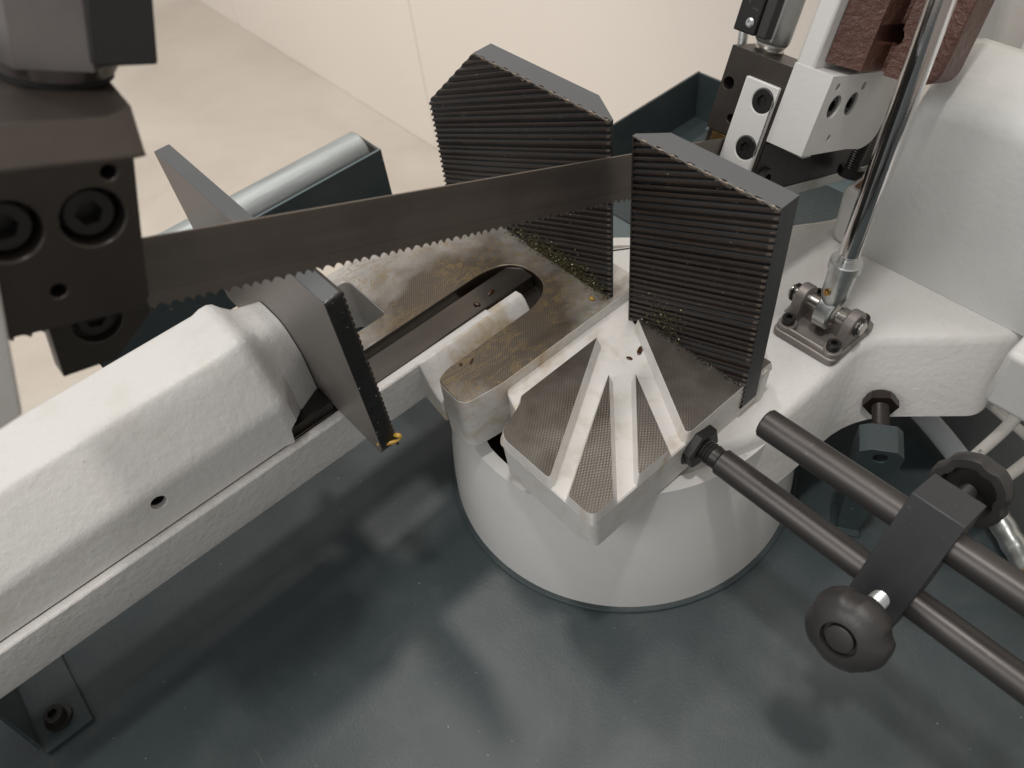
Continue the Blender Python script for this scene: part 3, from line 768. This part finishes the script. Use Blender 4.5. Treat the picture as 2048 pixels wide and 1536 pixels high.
MB(HF).box(-3, 26.5, 118.3, 330, -20.5, -13.2).build('guard_strip', 'zinc', head, 0.4)
MB(HF).box(28, 40, 118.5, 128, 14, 21.5).build('guard_tab', 'zinc', head, 0.4)
# rest bolt under the head
sb0 = Vector((21.5, 194, 36)) + HF[3] * 12; ax = -HF[3]
rb = thing('rest_bolt', 'black hex head bolt hanging under the white saw head casting', 'bolt', tuple(sb0))
b = MB(); b.lathe(sb0, ax, [(-14, 4.6)] + thread_prof(30, 5.0, 1.6, 0.6), 24).build('bolt_shank', 'black', rb)
place('bolt_head', hex_head(8.4, 6.5), sb0 + ax * 29.5, ax, rb, 0.2)
b = MB(); b.lathe(sb0, ax, [(-3, 8.6), (6.5, 8.6)], 36, rad=lambda t, h: hexr(t) * 0.9).build('lock_nut', 'black', rb)

# red brown iron casting bolted to the head
ir = thing('iron_bracket', 'rough red brown iron casting with ribs and a round hole at upper right', 'iron bracket', H(50, 150, 80))
sec = [(103, 38), (104, 40), (111, 55.5), (133, 57), (135, 61.5), (122.5, 63.5), (126, 73.5), (140, 75), (160, 75), (160, 38)]
b = MB(HF); b.loft([[(x, bb, e) for bb, x in sec] for e in (70.5, 74, 210)])
b.build('bracket_casting', 'rust', ir, 1.3, 3, cuts=[MB(HF).cyl((59.5, 112, 90), (59.5, 156, 90), 6.0, 36)])
fl2 = round_poly([(70, 69), (89.5, 72), (89.5, 95), (88, 210), (70, 210)], [0, 14, 0, 0, 0], 6)
b = MB(HF); b.prism(fl2, 131, 158, 'y'); b.build('bracket_flange', 'rust', ir, 2.0, 3)
cp_ = round_poly([(20, -30), (52, -30), (46, 64), (39, 110), (10, 110)], 8, 4)
bk = MB(); bk.prism(cp_, 300, 345, 'y')
bko = bk.build('motor_cover', 'white_smooth', None, 5, 3, org=(35, 320, 0)); tag(bko, 'pale cover far behind the brown casting and the hinge housing', 'cover')

# ================================================================== swivel arm and hinge housing
sw = thing('swivel_arm', 'white cast swivel arm carrying the strut bracket and rounded hinge housing', 'swivel arm', (80, 90, -85))
top = [(101, -60), (101, 108), (205, 212), (205, 300), (100, 300), (14, 188), (-66, 79), (-110, 20), (-60, -60)]
bot = [(111, -60), (112, 88), (113, 92), (200, 176), (190, 300), (100, 300), (14, 188), (-66, 79), (-110, 20), (-60, -60)]
topr = round_poly([(88, -26), (98, -4), (101, 20), (101, 106), (158, 163), (166, 176), (160, 300), (60, 300), (12, 190), (-83, 62), (-120, 10), (40, -26)], [4, 12, 12, 14, 8, 6, 0, 0, 6, 6, 6, 6], 6)
botr = round_poly([(95, -34), (109, -6), (112, 22), (112, 88), (169, 145), (170, 160), (166, 300), (60, 300), (12, 190), (-83, 62), (-120, 10), (40, -34)], [4, 12, 12, 30, 12, 6, 0, 0, 6, 6, 6, 6], 6)
midr = [tuple(Vector(a) * 0.55 + Vector(c) * 0.45) for a, c in zip(topr, botr)]
b = MB(); b.loft([[(x, y, -88) for x, y in offset_poly(botr, -4)], [(x, y, -83) for x, y in botr], [(x, y, -55) for x, y in midr], [(x, y, -36) for x, y in offset_poly(topr, 0.6)], [(x, y, -31.5) for x, y in offset_poly(topr, -1.6)], [(x, y, -30) for x, y in offset_poly(topr, -5)]])
b.build('arm_casting', 'white', sw, smooth=50)
b = MB(); 
fx0, fx1 = 57, 330
rings = []
for yy, zz in ((172, -29.6), (172, 60), (173, 84), (177, 96), (186, 107), (205, 121), (232, 133), (255, 136), (300, 136)):
    pass
prof = [(172, -29.8), (172, 60), (172.3, 84), (174, 93), (180, 100), (195, 106), (212, 110.5), (220, 110.5), (225, 106), (226, -29.8)]
def hx(x, k, dz): return [(x - (max(0, 100 - z) * 0.115 if x < 100 else 0), y + k * (226 - y) / 54 * (1.0 if y < 200 else 0.3), z - (dz if z > 70 else 0)) for y, z in prof]
b.loft([hx(55, 12, 9), hx(56.2, 6, 5), hx(59, 2, 1.8), hx(64, 0, 0), hx(340, 0, 0)])
b.build('hinge_housing', 'white_gloss', sw, smooth=60)
b = MB(); b.prism(round_poly([(27, -29.8), (60, -29.8), (60, 15), (27, 15)], [9, 0, 0, 4], 5), 172.2, 200, 'y'); b.build('rest_boss', 'white_smooth', sw, 2.0, 3)
b = MB(); b.prism([(31, 14.5), (56, 14.5), (56, 27), (38, 26), (34, 19)], 176, 198, 'y'); b.build('rest_pad', 'rust_spot', sw, 1.5)

# ================================================================== strut bracket
br = thing('strut_bracket', 'grey die cast clevis bracket with black cap screws on the white arm', 'bracket', (75, 93, -30))
b = MB(); b.prism(round_poly([(52.5, 70), (98, 70), (98, 117), (52.5, 117)], 5, 4), -30, -24.5, 'z')
b.build('bracket_base', 'die_cast', br, 1.2, 3)
for x in (59, 92):
    for y in (77.5, 108.5):
        MB().lathe((x, y, -26), (0, 0, 1), [(0, 6.6), (4.5, 6.0), (5, 5.4)], 28).build('bolt_pad', 'die_cast', br)
        place('cap_screw', socket_head(4.2, 5.0, 0.6), (x, y, -16.2), (0, 0, 1), br, 0.4)
b = MB(); b.loft([[(57, 71.6, -25), (94, 71.6, -25), (94, 75.5, -25), (57, 75.5, -25)], [(63, 72.6, -21), (88, 72.6, -21), (88, 75, -21), (63, 75, -21)]]); b.build('front_rib', 'die_cast', br, 1.0)
for x0, x1 in ((54.5, 61.5), (89.5, 96.5)):
    ear = []
    for k in range(13):
        a = -0.15 + (PI + 0.3) * k / 12; ear.append((93 + 9.3 * math.cos(a), -10.5 + 9.3 * math.sin(a)))
    ear += [(78, -25), (108, -25)]
    b = MB(); b.prism(ear, x0, x1, 'x'); b.build('bracket_ear', 'die_cast', br, 1.0, 3)
MB().cyl((48.5, 93, -10.5), (100.3, 93, -10.5), 4.6, 28, ch=0.6).build('pivot_pin', 'steel', br)
for x in (51.3, 98.2): MB().lathe((x, 93, -10.5), (1, 0, 0), [(-0.6, 6.2), (0.6, 6.2)], 24).build('retaining_clip', 'black', br)

# ================================================================== lift strut
st0 = Vector((76.0, 93, -10.5)); st1 = Vector((80.6, 105, 182)); sd = (st1 - st0).normalized()
su = thing('lift_strut', 'polished chrome lift strut rod with zinc rod end rising from the bracket', 'strut', tuple(st0))
b = MB(); b.lathe(st0 - Vector((5.2, 0, 0)), (1, 0, 0), [(0, 5.0), (0, 10.4), (1.0, 11.6), (9.4, 11.6), (10.4, 10.4), (10.4, 5.0)], 40).build('rod_eye', 'zinc', su)
b = MB(); b.lathe(st0 + Vector((5.3, 0, 0)), (1, 0, 0), [(0, 8.0), (1.6, 6.4), (1.8, 4.7)], 30).build('eye_ball', 'steel', su)
b = MB(); b.lathe(st0, sd, [(8, 6.5), (14, 8.2), (30, 8.4), (34, 8.2)], 36).build('rod_end', 'zinc', su)
b = MB(); b.lathe(st0, sd, [(34, 8.0), (34.6, 9.6), (40, 9.6), (40.8, 8.9), (40.9, 6.5)], 40).build('lock_nut', 'zinc', su)
b = MB(); b.lathe(st0, sd, [(40.5, 4.6), (44.5, 4.6), (46.5, 6.3), (202, 6.4)], 40).build('chrome_rod', 'chrome', su)
b = MB(); b.lathe(st0, sd, [(200, 6.4), (200.2, 7.8), (330, 7.8)], 40).build('strut_sleeve', 'chrome', su)
gn = st0 + sd * 19 + Vector((-1.5, -8.1, 1.0))
b = MB(); b.lathe(gn, (-0.15, -1, 0.15), [(0, 2.3), (1.0, 2.3), (1.4, 1.4), (2.2, 1.2)], 18).build('grease_nipple', 'brass', su)

# ================================================================== length stop
ua = Vector((0, .415, .91)).normalized(); na = Vector((0, -ua.z, ua.y))
L0 = Vector((96.5, -37.4, -18.7)); U0 = Vector((111.3, -23.3, 16.2))
r1 = thing('stop_rod', 'black round bar screwed through a hex nut into the side of the table', 'rod', (96.5, -37.4, -18.7), 'length stop bars')
MB().cyl(L0 + Vector((1.5, 0, 0)), L0 + Vector((260, 0, 0)), 8.0, 40, ch=1.2).build('rod_bar', 'rod', r1)
b = MB(); b.lathe(L0 + Vector((-22, 0, 0)), (1, 0, 0), thread_prof(20, 6.9, 2.0, 0.7) + [(22, 6.4), (24, 6.4)], 28).build('rod_thread', 'black', r1)
b = MB(); b.lathe(L0 + Vector((-16.5, 0, 0)), (1, 0, 0), [(0, 11.5), (0.8, 12.4), (6.5, 12.4), (7.5, 11.2)], 48, rad=lambda t, h: hexr(t) * 0.93, up=(0, 0.3, 1)).build('lock_nut', 'black', r1)
r2 = thing('stop_rod', 'free ended black round bar held above the other by the clamp bar', 'rod', tuple(U0), 'length stop bars')
MB().cyl(U0, U0 + Vector((250, 1.2, 2.4)), 8.2, 40, ch=1.0).build('rod_bar', 'rod', r2)
cb = thing('clamp_bar', 'flat blued steel clamp bar with two black knobs joining the round bars', 'clamp', tuple(L0 + Vector((106, 0, 0))))
CF = (L0, Vector((1, 0, 0)), ua, na)
b = MB(CF); b.box(93.2, 118.6, -15.5, 57.6, -14, 14); b.build('clamp_block', 'clamp', cb, 0.5, 2)
def knob(parent, c, ax, spin, hollow):
    pr = [(0, 13.2), (0.2, 17.8), (2.5, 19.3), (8, 19.6), (12.5, 18.0), (15.8, 13.8), (17.3, 9.6), (17.4, 8.6), (13.8, 8.3), (13.8, 6.7), (16.6, 6.4), (16.9, 5.8), (17.0, 0.1)]
    if hollow: pr = [(10, 0.1), (9, 12.6), (0.4, 13.6)] + pr[1:]
    else: pr = [(0, 0.1)] + pr
    def rad(t, h): 
        d = ((t * 5 / (2 * PI)) % 1.0) - 0.5
        return 1.0 - 0.085 * math.exp(-(d / 0.15) ** 4) * max(0.0, min(1.0, (15 - h) / 7))
    o = MB().lathe(c, ax, pr, 100, rad=rad, up=(0.3 + spin, 0.1, 0.9)).build('knob', 'plastic', parent, smooth=45)
    return o
k1 = L0 + Vector((107.5, 0, 0)) + na * 41
kn1 = knob(cb, k1, na, 0.0, False)
b = MB(); b.lathe(L0 + Vector((107.5, 0, 0)) + na * 13, na, thread_prof(22, 4.7, 1.5, 0.55) + [(22.5, 4.2)], 28).build('clamp_screw', 'zinc', kn1)
b = MB(); b.lathe(k1 - na * 4.5, na, [(0, 7.5), (0.4, 8.2), (5, 10)], 32).build('knob_boss', 'plastic', kn1)
k2 = L0 + Vector((106.3, 0, 0)) + ua * 42.0 - na * 43
kn2 = knob(cb, k2, -na, 0.5, True)
b = MB(); b.lathe(k2 + na * 30, -na, thread_prof(32, 4.7, 1.5, 0.55), 24).build('clamp_screw', 'black', kn2)

# ================================================================== stop post with bolt
ps = thing('stop_post', 'dark green block post with chamfered top and a drilled front standing on the bed', 'post', (145, 75, -163))
PF = (Vector((147.7, 62.9, 0)), Vector((.835, .55, 0)), Vector((-.55, .835, 0)), Vector((0, 0, 1)))
b = MB(PF); b.prism([(-7.5, -163), (6, -163), (13.2, -84), (13.2, -66), (8.6, -61.3), (-6.5, -61.3), (-13.2, -65), (-13.2, -84)], 0, 21, 'y')
b.build('post_body', 'green', ps, 0.4, 2, cuts=[MB(PF).cyl((0, -4, -69.5), (0, 9, -69.5), 4.4, 28)])
b = MB(PF); b.lathe((0, 3.0, -69.5), (0, 1, 0), [(0, 3.6), (6, 3.6)], 24).build('screw_end', 'guide_dark', ps)
b = MB(PF); b.loft([[(-12, -3, -162.9), (10, -3, -162.9), (10, 24, -162.9), (-12, 24, -162.9)], [(-7, 0.5, -156), (5.5, 0.5, -156), (5.5, 20, -156), (-7, 20, -156)]]); b.build('weld_bead', 'green', ps, 1.5, 2)
sbt = thing('stop_bolt', 'brown hex head bolt threaded through the green post toward the white arm', 'bolt', tuple(PF[0] + PF[2] * 38 + Vector((0, 0, -66))))
bo = PF[0] + PF[2] * 20 + Vector((0, 0, -67)); bd = (PF[2] + Vector((0, 0, 0.05))).normalized()
b = MB(); b.lathe(bo, bd, thread_prof(20, 5.4, 1.6, 0.6), 24).build('bolt_shank', 'guide_dark', sbt)
place('bolt_head', hex_head(10.8, 7.0, 'bolt_brown'), bo + bd * 19, bd, sbt, 0.35)

# ================================================================== roller stand
rs = thing('roller_stand', 'galvanised support roller in a dark green folded steel bracket behind the blade', 'roller', (-300, -130, -60))
MB().box(-284.5, -282.2, -268, 0, -66, -3).build('bracket_wall', ['green'], rs, 0.4)
MB().box(-317, -284.6, -2.5, 0, -66, -3.2).build('bracket_end', 'green', rs, 0.4)
MB().box(-317, -284.6, -268, -265.5, -66, -3.2).build('bracket_end', 'green', rs, 0.4)
MB().box(-316.8, -284.7, -265, -3, -66, -63.5).build('bracket_floor', 'green', rs)
for y0, y1 in ((-284.5, -0.1),): MB().box(-284.6, -282.1, -268.1, 0.05, -3.0, -2.75).build('bracket_rim', 'green_edge', rs)
MB().cyl((-301, -262, -5), (-301, -8, -5), 14.5, 48, ch=1.5).build('roller_tube', 'zinc_dull', rs)

# ================================================================== foot bracket under the beam
fb = thing('foot_bracket', 'dark green folded foot bracket bolted to the bed under the vise beam', 'bracket', (-130, -410, -163))
b = MB(); b.box(-178, -111, -434, -402, -162.9, -159.4); b.build('bracket_base', 'green', fb, 0.5)
b = MB(); b.loft([[(-116, -434.2, -159.5), (-178, -434.2, -159.5), (-178, -434.2, -44), (-150, -434.2, -44)], [(-116, -437.2, -159.5), (-178, -437.2, -159.5), (-178, -437.2, -44), (-150, -437.2, -44)]]); b.build('bracket_gusset', 'green', fb, 0.4)
MB().lathe((-127.5, -419, -159.4), (0, 0, 1), [(0, 9.0), (1.6, 9.0), (1.8, 8.6)], 32).build('washer', 'black', fb)
place('cap_screw', socket_head(6.2, 6.0, 0.6), (-127.5, -419, -150.4), (0, 0, 1), fb)

# ================================================================== cables, hose, box
def bez(p, k=24):
    out = []
    for i in range(k + 1):
        t = i / k; a = [Vector(q) for q in p]
        while len(a) > 1: a = [a[j] * (1 - t) + a[j + 1] * t for j in range(len(a) - 1)]
        out.append(a[0])
    return out
bx = MB(); bx.box(172, 250, 112, 170, -34, 9)
jb = bx.build('junction_box', 'white_smooth', None, 4.0, 4, org=(210, 140, -12)); tag(jb, 'white cornered junction box at the right edge above the cables', 'junction box')
c1 = MB().tube(bez([(192, 122, -32), (192, 120, -70), (176, 104, -92), (176, 96, -130), (190, 80, -160)]), 3.6, 18).build('cable', 'cable', None, smooth=60, org=(192, 122, -40)); tag(c1, 'white printed cable dropping from the junction box, nearer the knob', 'cable', 'white cables below the box')
def text_on(parent, body_, p, size, u, nrm):
    cu = bpy.data.curves.new('cable_print', 'FONT'); cu.body = body_; cu.size = size * MM; cu.align_x = 'CENTER'; cu.align_y = 'CENTER'; cu.extrude = 0.00003
    o = bpy.data.objects.new('cable_print', cu); C.objects.link(o); bpy.context.view_layer.update()
    me = bpy.data.meshes.new_from_object(o.evaluated_get(bpy.context.evaluated_depsgraph_get())); bpy.data.objects.remove(o)
    me.materials.clear(); me.materials.append(M['print']); o = bpy.data.objects.new('cable_print', me); C.objects.link(o); o.parent = parent
    u = Vector(u).normalized(); n_ = Vector(nrm).normalized(); n_ = (n_ - u * n_.dot(u)).normalized(); v = n_.cross(u)
    mt = Matrix((u, v, n_)).transposed().to_4x4(); mt.translation = (Vector(p) - ORG[parent.name]) * MM; o.matrix_local = mt
for tt, tx in ((0.56, '16995'), (0.30, 'H')):
    pc = bez([(192, 122, -32), (192, 120, -70), (176, 104, -92), (176, 96, -130), (190, 80, -160)], 100); k_ = int(tt * 100)
    tg = (pc[k_ - 1] - pc[k_ + 1]).normalized(); vw = (Vector((236, -266, 362)) - pc[k_]); vw = (vw - tg * vw.dot(tg)).normalized()
    text_on(c1, tx, pc[k_] + vw * 3.75, 3.4, tg, vw)
c2 = MB().tube(bez([(214, 122, -32), (214, 120, -64), (200, 108, -95), (192, 96, -124), (200, 80, -160)]), 3.6, 18).build('cable', 'cable', None, smooth=60, org=(214, 122, -40)); tag(c2, 'white cable at the right picture edge beside the printed one', 'cable', 'white cables below the box')
c3 = MB().tube(bez([(150, 190, -110), (190, 186, -116), (240, 180, -128), (280, 170, -136)]), 3.4, 16).build('cable', 'cable', None, smooth=60, org=(200, 185, -118)); tag(c3, 'white cable crossing behind the others in the dark recess', 'cable', 'white cables below the box')
hs = thing('clear_hose', 'clear plastic hose with ringed coupling curving below the white arm', 'hose', (180, 150, -150))
hp = bez([(118, 186, -150), (160, 172, -150), (196, 152, -150), (240, 120, -152), (280, 90, -152)], 60)
MB().tube(hp[:34], 8.0, 24).build('hose_tube', 'hose', hs, smooth=60)
b = MB(); b.tube(hp[33:], lambda i: 8.3 + 0.35 * math.sin(i * 1.6), 24).build('hose_coupling', 'zinc', hs, smooth=60)
b = MB(); b.tube(hp[48:], 9.5, 24).build('hose_ferrule', 'brass', hs, smooth=60)

# ================================================================== chips and grease
def chips(n, fn, name, mat, lmin=0.6, lmax=3.0):
    b = MB()
    for _ in range(n):
        p, nrm = fn(); p = Vector(p); L = random.uniform(lmin, lmax); a = random.uniform(0, 2 * PI)
        nrm = Vector(nrm); u = nrm.orthogonal().normalized(); v = nrm.cross(u)
        d = u * math.cos(a) + v * math.sin(a); e = nrm * random.uniform(0.2, 1.0) + d.cross(nrm) * 0.4
        wd = d.cross(nrm) * random.uniform(0.10, 0.32)
        q0 = p + nrm * 0.15; q1 = p + d * L * 0.5 + nrm * random.uniform(0.2, 0.8); q2 = p + d * L * 0.9 + d.cross(nrm) * L * 0.25 + nrm * random.uniform(0.1, 0.9)
        vs = [q0 - wd, q0 + wd, q1 + wd, q1 - wd, q2 + wd * .5, q2 - wd * .5, (q0 + q1) / 2 + nrm * 0.35, (q1 + q2) / 2 + nrm * 0.35]
        b.add(vs, [[0, 1, 6], [0, 6, 3], [1, 2, 6], [2, 3, 6], [3, 2, 7], [2, 4, 7], [4, 5, 7], [5, 3, 7]])
    o = b.build(name, mat, None, smooth=0); o['kind'] = 'stuff'; return o
def on_rear():
    x = random.triangular(-125, -26, -55); z = abs(random.gauss(0, 6.5)) + 0.3
    return (x, -0.3, z), (0, -1, 0.3)
def on_rear_foot():
    return (random.uniform(-125, -24), -abs(random.gauss(0, 1.5)) - 0.2, 0.1), (0, 0, 1)
def on_front():
    x = random.gauss(22, 9); z = 14 + random.gauss(0, 8)
    return (min(max(x, -4), 60), -0.2, max(z, 1)), (0, -1, 0.2)
def on_front_foot():
    return (random.uniform(3, 80), -abs(random.gauss(0, 1.2)) - 0.1, 0.1), (0, 0, 1)
def on_table():
    return (random.gauss(-40, 14), random.gauss(-22, 12), 0.05), (0, 0, 1)
chips(900, on_rear, 'oily_chips', 'chip', 0.6, 2.6); chips(160, on_rear_foot, 'oily_chips', 'chip', 0.5, 2.0)
chips(200, on_front, 'oily_chips', 'chip', 0.5, 2.2); chips(150, on_front_foot, 'oily_chips', 'guide_dark', 0.5, 2.2)
chips(26, on_front_foot, 'bright_chips', 'chip_bright', 0.5, 2.0); chips(22, on_rear, 'bright_chips', 'chip_bright', 0.4, 1.4)
for q_, r_, a_ in (((-84, -62, -1.0), (2.6, 1.5, 0.9), 0.4), ((-86, -48, -1.0), (1.0, 3.4, 0.8), 0.25), ((-50, -103, 0.3), (1.3, 1.0, 0.6), 0), ((-47, -97, 0.3), (0.8, 3.2, 0.5), 0.5)):
    ob_ = blob('oily_lump', q_, r_[0], r_[1], r_[2], 'oil', table, a_)
g1 = blob('grease_blob', (-31.5, -8.5, 0.9), 1.9, 1.5, 1.2, 'grease'); tag(g1, 'small yellow grease blob on the table corner by the blade gap', 'grease')
b = MB(); b.tube(bez([(-24.5, -168, 15), (-20, -166, 18), (-20, -164, 12), (-24, -169, 9), (-28, -178, 13)]), lambda i: 1.0 + 0.4 * math.sin(i * .4), 10)
g2 = b.build('grease_curl', 'grease', None, smooth=60, org=(-24, -168, 13)); tag(g2, 'yellow greasy curl stuck on the lower corner of the plate jaw', 'grease')
